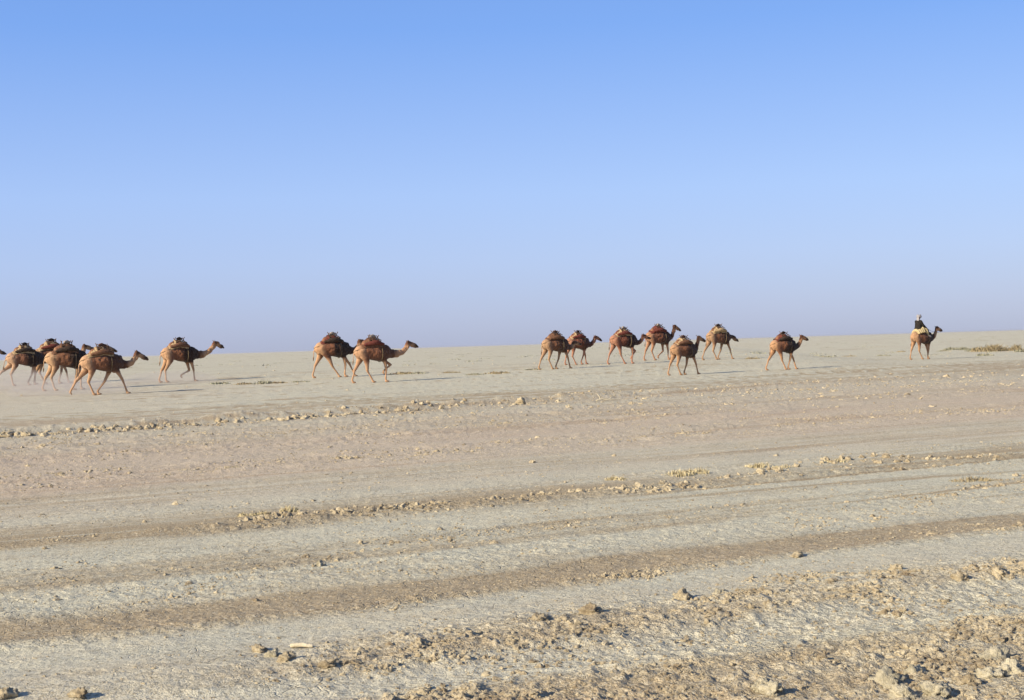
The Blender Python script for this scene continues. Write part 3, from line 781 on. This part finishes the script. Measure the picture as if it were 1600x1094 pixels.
# ------------------------------------------------------------------ the caravan
# u: rump column, v: foot row, top: row of the load's top; head: local x, z, pitch
YAW = 33
CAMELS = [
 dict(k='A', u=-82, v=600, top=536, head=(1.55, 1.66, -18), hn=(-.9, 0), hf=(-.3, 0), fn=(.2, 0), ff=(.85, 0), dark=0., tint=(.8, .75, .72), style=('brown', 'dark', 'brown'),
      lab='brown camel cut off by the left edge of view with only its dark muzzle showing', slab='brown pack saddle on the camel cut off by the left edge'),
 dict(k='B', u=12, v=603, top=537, head=(1.40, 1.52, -15), hn=(-.62, 0), hf=(-1.35, .22), fn=(.12, 0), ff=(.50, 0), dark=.02, chest=1., tint=(1.1, 1.0, .98), tail=.05, style=('tan', 'dark', 'dark'),
      lab='loaded camel at the far left with pale rump and very dark shoulder', slab='dark pack saddle over a tan blanket on the leftmost whole camel'),
 dict(k='C', u=52, v=600, top=530, head=(1.55, 1.70, -12), hn=(-.8, 0), hf=(-.3, 0), fn=(.3, 0), ff=(.8, 0), dark=.1, tint=(1., .9, .85), style=('tan', 'red', 'dark'),
      lab='rearmost camel of the left cluster, mostly hidden with only its tan load and head clear', slab='tan and red pack saddle on the hidden camel of the left cluster'),
 dict(k='D', u=73, v=610, top=533, head=(1.62, 1.78, -16), hn=(-.55, 0), hf=(-.98, 0), fn=(.20, 0), ff=(.62, 0), dark=.08, chest=.95, tint=(1.12, 1.02, .92), style=('brown', 'dark', 'white'),
      lab='orange brown camel between the far left camel and the one leading the left cluster', slab='dark brown pack saddle with white bundle on the middle camel of the left cluster'),
 dict(k='F', u=128, v=617, top=538, head=(1.50, 1.66, -26), hn=(-.42, 0), hf=(-1.25, .06), fn=(.99, 0), ff=(-.15, 0), dark=.18, chest=.62, tint=(1.14, 1.0, .92), dip=.30, style=('tan', 'brown', 'brown'),
      lab='nearest camel, leading the left cluster with its neck stretched low and front leg far forward', slab='tan pack saddle on the nearest camel of the left cluster'),
 dict(k='G', u=254, v=597, top=528, head=(1.82, 1.80, -24), hn=(-.72, 0), hf=(-.95, 0), fn=(.70, 0), ff=(.15, .18), dark=.12, chest=.85, tint=(1.1, .95, .85), style=('tan', 'brown', 'dark'), dip=.26,
      lab='lone camel right of the left cluster with a raised bent foreleg', slab='tan pack saddle with brown rolls on the lone camel right of the left cluster'),
 dict(k='H', u=494, v=590, top=520, head=(1.40, 1.66, -10), hn=(.22, 0), hf=(-.95, 0), fn=(.55, 0), ff=(1.15, 0), dark=-.02, chest=.95, tint=(1.12, .95, .85), style=('red', 'dark', 'white'),
      lab='camel with black load, its head hidden behind the camel walking before it at centre left', slab='black and red pack saddle on the rear camel of the centre left pair'),
 dict(k='I', u=556, v=598, top=524, head=(1.76, 1.70, -16), jaw=.03, hn=(-.10, 0), hf=(-.95, 0), fn=(.55, 0), ff=(.58, .34), dark=.28, chest=.45, tint=(1.1, .93, .86), style=('brown', 'red', 'white'),
      lab='camel leading the centre left pair, pale haunch, one foreleg folded, head stretched out', slab='dark red pack saddle with white roll on the front camel of the centre left pair'),
 dict(k='J', u=849, v=577, top=517, head=(1.30, 1.42, -8), hn=(-.36, 0), hf=(-1.05, 0), fn=(.88, 0), ff=(.10, 0), dark=.05, chest=.6, tint=(.92, .82, .76), style=('brown', 'brown', 'brown'),
      lab='camel right of centre whose head is hidden by the flank of the camel beside it', slab='brown pack saddle on the rear camel of the pair right of centre'),
 dict(k='K', u=886, v=570, top=517, head=(1.36, 1.68, -22), hn=(-.30, 0), hf=(-.9, 0), fn=(.15, .04), ff=(.72, 0), dark=.15, chest=.6, tint=(.95, .68, .66), style=('tan', 'red', 'dark'),
      lab='reddish camel half behind another, its small raised head clear against the sky right of centre', slab='tan topped red pack saddle on the front camel of the pair right of centre'),
 dict(k='L', u=955, v=569, top=511, head=(1.36, 1.56, -15), hn=(-.05, 0), hf=(-1.0, 0), fn=(.48, 0), ff=(.62, .22), dark=.02, chest=.8, tint=(.88, .62, .60), style=('tan', 'red', 'white'),
      lab='dark red camel following the high headed one, its head behind that camel rump', slab='red pack saddle with tan bedding on the camel behind the high headed one'),
 dict(k='M', u=1011, v=563, top=507, head=(1.22, 1.92, -24), hn=(-.40, 0), hf=(-.95, 0), fn=(.62, 0), ff=(.08, .10), dark=.1, chest=.7, tint=(.90, .70, .64), style=('red', 'red', 'white'),
      lab='camel with dark red load holding its head highest, pale hind legs', slab='dark red pack saddle on the high headed camel'),
 dict(k='N', u=1050, v=586, top=527, head=(1.10, 1.98, -20), hn=(-.38, 0), hf=(-1.0, 0), fn=(.90, 0), ff=(.15, 0), dark=.0, chest=.75, tint=(.95, .80, .70), style=('tan', 'brown', 'brown'),
      lab='small camel walking nearer than its neighbours, right of the high headed one', slab='tan pack saddle on the small near camel right of centre'),
 dict(k='O', u=1106, v=562, top=507, head=(1.08, 1.32, -26), lowneck=1, hn=(-.32, 0), hf=(-1.15, 0), fn=(.92, 0), ff=(.05, 0), dark=.2, chest=.6, tint=(.9, .80, .74), style=('tan', 'tan', 'dark'),
      lab='camel with its neck lowered level and head drooping below the horizon', slab='tan and black pack saddle on the camel with the drooping head'),
 dict(k='P', u=1206, v=578, top=520, head=(1.32, 1.80, -18), hn=(.0, 0), hf=(-1.15, 0), fn=(.20, 0), ff=(.98, 0), dark=-.05, chest=1., tint=(1.05, .85, .72), style=('red', 'dark', 'dark'),
      lab='dark fronted camel walking alone between the drooping headed camel and the rider', slab='dark red pack saddle on the camel walking alone ahead of the group'),
 dict(k='Q', u=1426, v=562, top=508, head=(1.40, 1.88, -18), hn=(-.15, 0), hf=(-.9, 0), fn=(.38, 0), ff=(.72, 0), dark=.1, chest=.8, tint=(.95, .80, .70), style=None,
      lab='ridden camel leading the caravan at the far right'),
]
RIDER = None
for i, p in enumerate(CAMELS):
    p['girth'] = 1.0 + .10 * math.sin(i * 2.3)
    yaw = YAW + p.get('yaw', 3 * math.sin(i * 1.7))
    x, y, z = ground_at(p['u'], p['v'])
    k = FPX / y
    s = ((p['v'] - p['top']) / k) / 2.12
    if p['k'] == 'Q': s = .92
    s = max(.78, min(1.08, s))
    cy, sy = math.cos(R(yaw)), math.sin(R(yaw))
    x, y = x + .9 * s * cy, y + .9 * s * sy
    # keep the feet on the row they have in the photograph while the animal stands further along its track
    uc = 800 + (x / y) * FPX
    x1, y1, z1 = ground_at(uc, p['v'] - .0244 * (uc - p['u']) * 0)
    # slide along the sight line so that the mid feet sit on row v
    x, y = x * (y1 / y), y1
    z = gz(x, y)
    print('camel', p['k'], round(x, 1), round(y, 1), round(z, 2), 's', round(s, 2))
    t = empty('camel', (x, y, z), R(yaw), s)
    tag(t, p['lab'], 'camel', 'camels of the caravan')
    me, eyes, poll, f, up = camel_body(p, 50 + i)
    b = link('body', me, t, M_FUR); b.color = (*p['tint'], 1)
    for e in eyes: link('eye', Soup().ball(tuple(e), .017).mesh('eye'), t, C_EYE)
    if p['style']:
        sd = empty('pack_saddle', (x, y, z), R(yaw), s)
        tag(sd, p['slab'], 'pack saddle', 'pack saddles of the caravan')
        make_saddle(sd, p['style'], 10 + i)
    else:
        RIDER = (x, y, z, R(yaw), s, poll, f, up)

# ------------------------------------------------------------------ the rider
def make_rider():
    x, y, z, yaw, s, poll, hf, hup = RIDER
    # riding pad under him
    q = empty('riding_pad', (x, y, z), yaw, s); tag(q, 'cream bedding piled under the rider on the lead camel', 'riding pad')
    link('blanket', Soup().add(drape(-.58, .30, 1.0, .035, 77)).mesh('blanket'), q, C_CREAM)
    S = Soup()
    for k in range(4):
        xx = -.52 + .13 * k
        S.add(capsule([sec_pt(xx, th, .09 + .02 * math.sin(k)) for th in (-1.0, -.6, -.2, .2, .6, 1.0)], [.055, .085, .10, .10, .085, .055], 10))
    link('bedding_roll', S.skin('bedding_roll', .022, 3), q, C_CREAM)
    link('girth_rope', Soup().add(tube([sec_pt(.30, th, .022) for th in np.linspace(-math.pi, math.pi, 25)], [.016] * 25, 6, False)).mesh('girth_rope'), q, C_ROPE)
    # man: pelvis on the pad just behind the hump, facing forward, legs forward over the shoulders
    q2 = .93
    t = empty('person', (x, y, z), yaw, s * q2)
    tag(t, 'rider in black coat, cream trousers and grey turban seated on the leading camel', 'person')
    P = Vector((-.33, 0, 2.02)); ch = P + Vector((.05, 0, .42)); nk = ch + Vector((.03, 0, .16)); hd = nk + Vector((.05, 0, .16))
    S = Soup()
    S.add(capsule([P, P + Vector((.0, 0, .15)), P + Vector((.02, 0, .30)), ch], [(.17, .13), (.145, .115), (.165, .12), (.17, .11)], 14))
    S.add(capsule([ch + Vector((0, -.16, .05)), ch + Vector((0, .16, .05))], [.07, .07], 10))
    S.add(capsule([ch, nk, nk + Vector((.02, 0, .06))], [.09, .055, .055], 10))
    S.ball(tuple(hd), (.104, .084, .122)); S.ball(tuple(hd + Vector((.03, 0, -.06))), (.065, .058, .065)); S.add(capsule([hd + Vector((.085, 0, .02)), hd + Vector((.115, 0, -.02))], [.012, .017], 8))
    for sd in (-1, 1): S.ball(tuple(hd + Vector((0, sd * .08, -.01))), (.02, .012, .032))
    arms = {}
    for sd in (-1, 1):
        sh = ch + Vector((.0, sd * .19, .04)); el = sh + Vector((.14, sd * .07, -.27)); wr = el + Vector((.24, -sd * .10, -.02))
        S.add(capsule([sh, (sh + el) / 2, el, (el + wr) / 2, wr], [.058, .050, .043, .040, .028], 10)); arms[sd] = (sh, el, wr)
        S.ball(tuple(wr + Vector((.05, 0, -.01))), (.048, .038, .020))
        for k in range(4):
            o = wr + Vector((.08, (k - 1.5) * .020, -.008)); l = (.030, .036, .033, .025)[k]
            S.add(capsule([o, o + Vector((l, 0, -.012)), o + Vector((l, 0, -.034)), o + Vector((l * .3, 0, -.045))], [.0095, .009, .0085, .008], 6))
        o = wr + Vector((.03, -sd * .035, -.005)); S.add(capsule([o, o + Vector((.03, -sd * .02, -.01)), o + Vector((.055, -sd * .012, -.03))], [.011, .010, .009], 6))
    legs = {}
    for sd in (-1, 1):
        hip = P + Vector((.02, sd * .10, -.02)); kn = P + Vector((.46, sd * .27, -.06)); an = kn + Vector((.12, sd * .06, -.42)); toe = an + Vector((.17, sd * .02, -.05))
        S.add(capsule([hip, (hip + kn) / 2, kn, (kn + an) / 2, an], [.088, .080, .060, .055, .036], 10)); legs[sd] = (hip, kn, an, toe)
        S.add(capsule([an + Vector((-.03, 0, -.03)), (an + toe) / 2 + Vector((0, 0, -.015)), toe], [.036, .036, .026], 8))
    link('body', S.skin('body', .0115, 2), t, C_SKIN)
    # coat
    S = Soup()
    S.add(capsule([P + Vector((-.02, 0, -.02)), P + Vector((.0, 0, .15)), P + Vector((.01, 0, .30)), ch + Vector((0, 0, .02))], [(.25, .22), (.22, .19), (.225, .18), (.225, .15)], 14))
    S.add(capsule([ch + Vector((0, -.17, .06)), ch + Vector((0, .17, .06))], [.09, .09], 10))
    for sd in (-1, 1):
        sh, el, wr = arms[sd]; S.add(capsule([sh, (sh + el) / 2, el, (el + wr) / 2, wr - (wr - el) * .08], [.10, .095, .09, .08, .065], 10))
    link('coat', S.skin('coat', .018, 3), t, C_DARK)
    # trousers, baggy
    S = Soup()
    for sd in (-1, 1):
        hip, kn, an, toe = legs[sd]; S.add(capsule([hip, (hip + kn) / 2, kn, (kn + an) / 2, an + (kn - an) * .12], [.13, .125, .105, .095, .065], 12))
    S.ball(tuple(P + Vector((.02, 0, -.05))), (.20, .21, .12))
    link('trousers', S.skin('trousers', .018, 3), t, C_CREAM)
    # dark shawl over the knees falling forward beside the camel's neck
    S = Soup()
    S.add(capsule([P + Vector((.20, -.14, .14)), P + Vector((.42, -.25, .04)), P + Vector((.60, -.27, -.14)), P + Vector((.74, -.25, -.34))], [(.10, .07), (.12, .07), (.10, .06), (.05, .04)], 10))
    S.add(capsule([P + Vector((.20, .14, .14)), P + Vector((.42, .25, .04)), P + Vector((.60, .27, -.14)), P + Vector((.74, .25, -.34))], [(.10, .07), (.12, .07), (.10, .06), (.05, .04)], 10))
    S.add(capsule([P + Vector((.16, -.14, .13)), P + Vector((.24, 0, .10)), P + Vector((.16, .14, .13))], [.08, .07, .08], 10))
    link('shawl', S.skin('shawl', .02, 3), t, C_DARK)
    for sd in (-1, 1):
        hip, kn, an, toe = legs[sd]
        link('shoe', Soup().add(capsule([an + Vector((-.03, 0, -.02)), (an + toe) / 2, toe + Vector((.02, 0, 0))], [.060, .058, .045], 10)).mesh('shoe'), t, C_WHITE)
    # turban wound round the head, tail of cloth behind
    S = Soup()
    for k in range(4):
        c = hd + Vector((-.015, 0, .045 + .028 * k)); r = .135 - .014 * k
        ring = [c + Vector((math.cos(a) * r, math.sin(a) * r * .92, .02 * math.sin(a * 2 + k))) for a in np.linspace(0, 2 * math.pi, 17)[:-1]]
        S.add(capsule(ring + [ring[0]], [.052] * 17, 8))
    S.ball(tuple(hd + Vector((-.01, 0, .09))), (.10, .09, .08))
    S.add(capsule([hd + Vector((-.11, -.01, .04)), hd + Vector((-.15, -.02, -.08)), hd + Vector((-.17, -.02, -.22))], [(.08, .05), (.11, .045), (.10, .03)], 8))
    link('turban', S.skin('turban', .012, 2), t, C_GREY)
    for sd in (-1, 1): link('eye', Soup().ball(tuple(hd + Vector((.088, sd * .030, .012))), .010).mesh('eye'), t, C_EYE)
    # rope from his hand to the halter
    hand = (arms[-1][2] + Vector((.09, 0, -.03))) * q2; nose = poll + hf * .33 - hup * .10
    r = empty('lead_rope', (x, y, z), yaw, s); tag(r, 'thin rope running from the rider hand to the lead camel halter', 'rope')
    link('rein', Soup().add(tube(bez(hand, hand + Vector((.4, 0, -.35)), nose + Vector((-.3, -.05, -.15)), nose, 14), [.008] * 14, 6)).mesh('rein'), r, C_ROPE)
    ring = [poll + hf * .30 + Vector((0, math.cos(a) * .068, 0)) + hup * (math.sin(a) * .085 - .02) for a in np.linspace(0, 2 * math.pi, 15)]
    link('halter', Soup().add(tube(ring, [.009] * 15, 6, False)).mesh('halter'), r, C_ROPE)
make_rider()

# ------------------------------------------------------------------ dry plants
def blades(n, rx, ry, h, seed, width=.006, lean=.5, spread=1.0):
    r = np.random.default_rng(seed); V = []; F = []
    _cl = [(r.uniform(-.85, .85), r.uniform(-.8, .8), r.uniform(.35, 1.1)) for _ in range(9)]
    for i in range(n):
        a = r.uniform(0, 6.28); q = math.sqrt(r.random()); bx, by = q * rx * math.cos(a), q * ry * math.sin(a)
        cl = _cl[int(r.integers(len(_cl)))]
        if r.random() < .8: bx = cl[0] * rx + r.normal(0, .16) * rx; by = cl[1] * ry + r.normal(0, .16) * ry; q = min(1, math.hypot(bx / rx, by / ry))
        L = h * cl[2] * (1 - .5 * q * q) * r.uniform(.25, 1.15)
        da = a + r.normal(0, .8); le = lean * r.uniform(.2, 1.2) * spread
        le += abs(r.normal(0, .5)) * (width > .015); tip = (bx + math.cos(da) * L * le, by + math.sin(da) * L * le, L * math.sqrt(max(.1, 1 - min(.9, le * le * .5))))
        mid = (bx + math.cos(da) * L * le * .4, by + math.sin(da) * L * le * .4, L * .6)
        wa = r.uniform(0, 3.14); wx, wy = math.cos(wa) * width, math.sin(wa) * width
        k = len(V); V += [(bx - wx, by - wy, -.02), (bx + wx, by + wy, -.02), (mid[0] + wx, mid[1] + wy, mid[2]), (mid[0] - wx, mid[1] - wy, mid[2]), tip]
        F += [(k, k + 1, k + 2, k + 3), (k + 3, k + 2, k + 4)]
    return V, F
def tuft(u, v, rx, ry, h, n, mat, lab, grp, name='grass_tuft', cat='grass', width=.006, seed=0, lean=.5):
    dd = ray(u, v); x, y, z = ground_at(u, v)
    t = empty(name, (x, y, gz(x, y)), R(random.uniform(-10, 30))); tag(t, lab, cat, grp)
    me = bpy.data.meshes.new('blades'); V, F = blades(n, rx, ry, h, seed, width, lean); me.from_pydata(V, [], F)
    link('foliage', me, t, mat)
    S = Soup(); r = random.Random(seed)
    for k in range(6):
        a = r.uniform(0, 6.28); q = Vector((math.cos(a) * rx * .5, math.sin(a) * ry * .5, h * .45))
        S.add(tube([(q.x * .2, q.y * .2, -.02), q], [width * 1.2, width * .6], 5))
    link('stem', S.mesh('stem'), t, C_TWIG)
    return t
G1 = 'dry yellow grass tufts'
tuft(385, 807, .09, .07, .05, 260, C_STRAW, 'flat yellow grass tuft at the left of the thin clod line', G1, seed=1, width=.0032)
tuft(412, 805, .10, .07, .05, 260, C_STRAW, 'yellow grass tuft touching the leftmost one', G1, seed=2, width=.0032)
tuft(452, 800, .09, .07, .085, 240, C_STRAW, 'taller thin yellow grass tuft right of the two flat ones', G1, seed=3, width=.0032)
tuft(962, 750, .12, .10, .05, 260, C_STRAW, 'small yellow grass tuft left of the biggest yellow tuft', G1, seed=4, width=.0032)
tuft(1062, 742, .19, .12, .08, 420, C_STRAW, 'biggest yellow grass tuft, left half of a pair on a sandy hummock', G1, seed=5, width=.0032)
tuft(1088, 739, .16, .12, .09, 360, C_STRAW, 'yellow grass tuft forming the right half of the hummock pair', G1, seed=6, width=.0032)
tuft(1190, 730, .18, .12, .07, 300, C_STRAW, 'yellow grass tuft midway between the hummock pair and the clods further right', G1, seed=7, width=.0032)
tuft(1222, 731, .14, .10, .05, 220, C_STRAW, 'low yellow tuft just right of the midway tuft', G1, seed=8, width=.0032)
tuft(1305, 722, .16, .10, .05, 200, C_STRAW, 'last yellow tuft of the row towards the right', G1, seed=9, width=.0032)
tuft(1515, 752, .22, .14, .06, 420, C_OLIVE, 'flat olive tuft alone near the right edge below the yellow tufts', 'olive tufts', seed=10, width=.0032)
G2 = 'low desert scrub'
tuft(1552, 549, 1.25, .9, .85, 2600, C_OLIVE, 'largest tan bush on the plain right of the rider', G2, 'desert_bush', 'bush', .022, 20, .45)
tuft(1538, 556, .5, .5, .22, 300, C_GSCRUB, 'small scrub just below and left of the largest bush', G2, 'desert_bush', 'bush', .02, 21)
tuft(1584, 548, .9, .7, .55, 1100, C_OLIVE, 'second bush close right of the largest one', G2, 'desert_bush', 'bush', .02, 22)
tuft(1598, 550, .6, .5, .28, 300, C_GSCRUB, 'bush at the very right edge of the view', G2, 'desert_bush', 'bush', .02, 23)
tuft(1528, 549, .9, .6, .42, 900, C_GSCRUB, 'grey green bush left of the largest bush', G2, 'desert_bush', 'bush', .02, 24)
tuft(1508, 547, .6, .5, .38, 500, C_GSCRUB, 'small grey green bush between the rider and the larger bushes', G2, 'desert_bush', 'bush', .02, 25)
tuft(1488, 547, .8, .5, .36, 700, C_GSCRUB, 'second bush right of the rider, low and wide', G2, 'desert_bush', 'bush', .02, 26)
tuft(1474, 549, .5, .4, .18, 260, C_GSCRUB, 'nearest bush right of the lead camel', G2, 'desert_bush', 'bush', .02, 27)
tuft(1408, 550, .35, .3, .16, 160, C_OLIVE, 'small bush just left of the lead camel', G2, 'desert_bush', 'bush', .02, 28)
G3 = 'low mounds of scrub behind the tracks'
for k, (u, v, rx, h, lab) in enumerate(((345, 600, .5, .14, 'low scrub just right of the lone left camel head'), (378, 601, .5, .14, 'low scrub in the strip right of the lone left camel'), (410, 600, .45, .20, 'highest scrub mound in the strip between the left and centre camels'),
        (432, 599, .4, .12, 'low scrub right of the highest mound between left and centre camels'), (470, 597, .4, .10, 'faint scrub short of the centre left pair'), (625, 585, .7, .16, 'low scrub just in front of the centre left pair heads'), (650, 584, .6, .18, 'dark scrub ahead of the centre left pair'),
        (705, 583, .5, .12, 'faint scrub midway ahead of the centre left pair'), (740, 586, .5, .10, 'flat scrub at the tip of the camel shadow'), (777, 584, .7, .18, 'rounded scrub mound before the camels right of centre'),
        (832, 578, .4, .12, 'small scrub at the hind feet of the camel right of centre'), (1175, 561, .4, .16, 'dark scrub right of the drooping camel head'), (1290, 558, .5, .10, 'faint scrub on the dark line beyond the lone camel'), (1325, 557, .5, .11, 'middle scrub on the dark line behind the rider'), (1380, 556, .5, .13, 'scrub on the dark line close behind the rider'))):
    tuft(u, v, rx, .4, h, 220, C_OLIVE if k % 2 else C_GSCRUB, lab, G3, 'low_scrub', 'scrub', .022, 40 + k, .7)
# scattered far tufts too small to count
S = Soup(); r = random.Random(5)
for k in range(420):
    d = r.uniform(95, 420); a = r.uniform(-R(22), R(22)); xx, yy = d * math.sin(a), d * math.cos(a)
    if fbm(np.array([xx * .02]), np.array([yy * .04]), 3, 8)[0] < .5: continue
    V, F = blades(26, r.uniform(.3, 1.1), .4, r.uniform(.08, .22), k, .03, .7)
    zz = gz(xx, yy); S.add(([(a_[0] + xx, a_[1] + yy, a_[2] + zz) for a_ in V], F))
me = bpy.data.meshes.new('far_scrub'); me.from_pydata(S.V, [], S.F)
tag(link('far_scrub', me, None, C_GSCRUB), 'faint specks of scrub scattered over the far plain', 'scrub', None, 'stuff')

# bleached branch lying by the far clod row, and a pale stick in the near rubble
x, y, z = ground_at(950, 627)
t = empty('dry_branch', (x, y, gz(x, y)), R(20), .68); tag(t, 'bleached branch with a raised end lying on the far clod row right of centre', 'branch')
for pts, r0 in (([(-.45, 0, .05), (-.25, .02, .10), (-.1, 0, .06), (.1, -.03, .07), (.45, 0, .05)], .035), ([(-.30, 0, .08), (-.33, .05, .2), (-.40, .08, .30)], .02), ([(.05, 0, .06), (.2, .1, .16), (.35, .14, .14)], .022)):
    link('limb', Soup().add(capsule(pts, [r0 * (1 - .12 * i) for i in range(len(pts))], 8)).mesh('limb'), t, C_BONE)
x, y, z = ground_at(472, 1012)
tag(t2 := link('pale_stick', Soup().add(capsule([(-.05, 0, .014), (0, .004, .018), (.05, 0, .012)], [(.012, .012), (.015, .012), (.010, .010)], 10)).mesh('pale_stick'), None, C_BONE), 'short pale stick lying in front of the crust at the left end of the rubble', 'stick')
t2.location = (x, y, gz(x, y)); t2.rotation_euler = (0, 0, R(-8))

# dust kicked up round the legs of the rear camels
dm = bpy.data.materials.new('dust'); dm.use_nodes = True; dn = dm.node_tree; dn.nodes.clear()
do = dn.nodes.new('ShaderNodeOutputMaterial'); pv = dn.nodes.new('ShaderNodeVolumePrincipled')
pv.inputs['Color'].default_value = (.86, .76, .68, 1); pv.inputs['Density'].default_value = .10
dn.links.new(pv.outputs[0], do.inputs['Volume'])
S = Soup(); r = random.Random(3)
for (u, v, rx, ry, rz) in ((10, 606, 3.2, 3.5, .75), (60, 610, 3.4, 3.2, .7), (110, 616, 2.6, 3., .55), (262, 599, 2.4, 3.2, .5), (-40, 604, 4, 4, .8)):
    x, y, z = ground_at(u, v); S.ball((x, y, z + .12), (rx, ry, rz))
tag(link('dust', S.mesh('dust'), None, dm), 'thin pinkish dust drifting round the legs of the left hand camels', kind='stuff')

# the thin dusty air over the pan
hm = bpy.data.materials.new('haze'); hm.use_nodes = True; hn = hm.node_tree; hn.nodes.clear()
ho = hn.nodes.new('ShaderNodeOutputMaterial'); hv = hn.nodes.new('ShaderNodeVolumePrincipled')
hv.inputs['Color'].default_value = (.92, .89, .86, 1); hv.inputs['Density'].default_value = .00006; hv.inputs['Anisotropy'].default_value = .2
hn.links.new(hv.outputs[0], ho.inputs['Volume'])
B = 27000; z0, z1 = -1.3, 3.6
hv_ = [(-B, -B, z0), (B, -B, z0), (B, B, z0), (-B, B, z0), (-B, -B, z1), (B, -B, z1), (B, B, z1), (-B, B, z1)]
me = bpy.data.meshes.new('haze'); me.from_pydata(hv_, [], [(3, 2, 1, 0), (4, 5, 6, 7), (0, 1, 5, 4), (1, 2, 6, 5), (2, 3, 7, 6), (3, 0, 4, 7)])
tag(link('haze', me, None, hm), 'pale dusty air over the desert floor', kind='stuff')
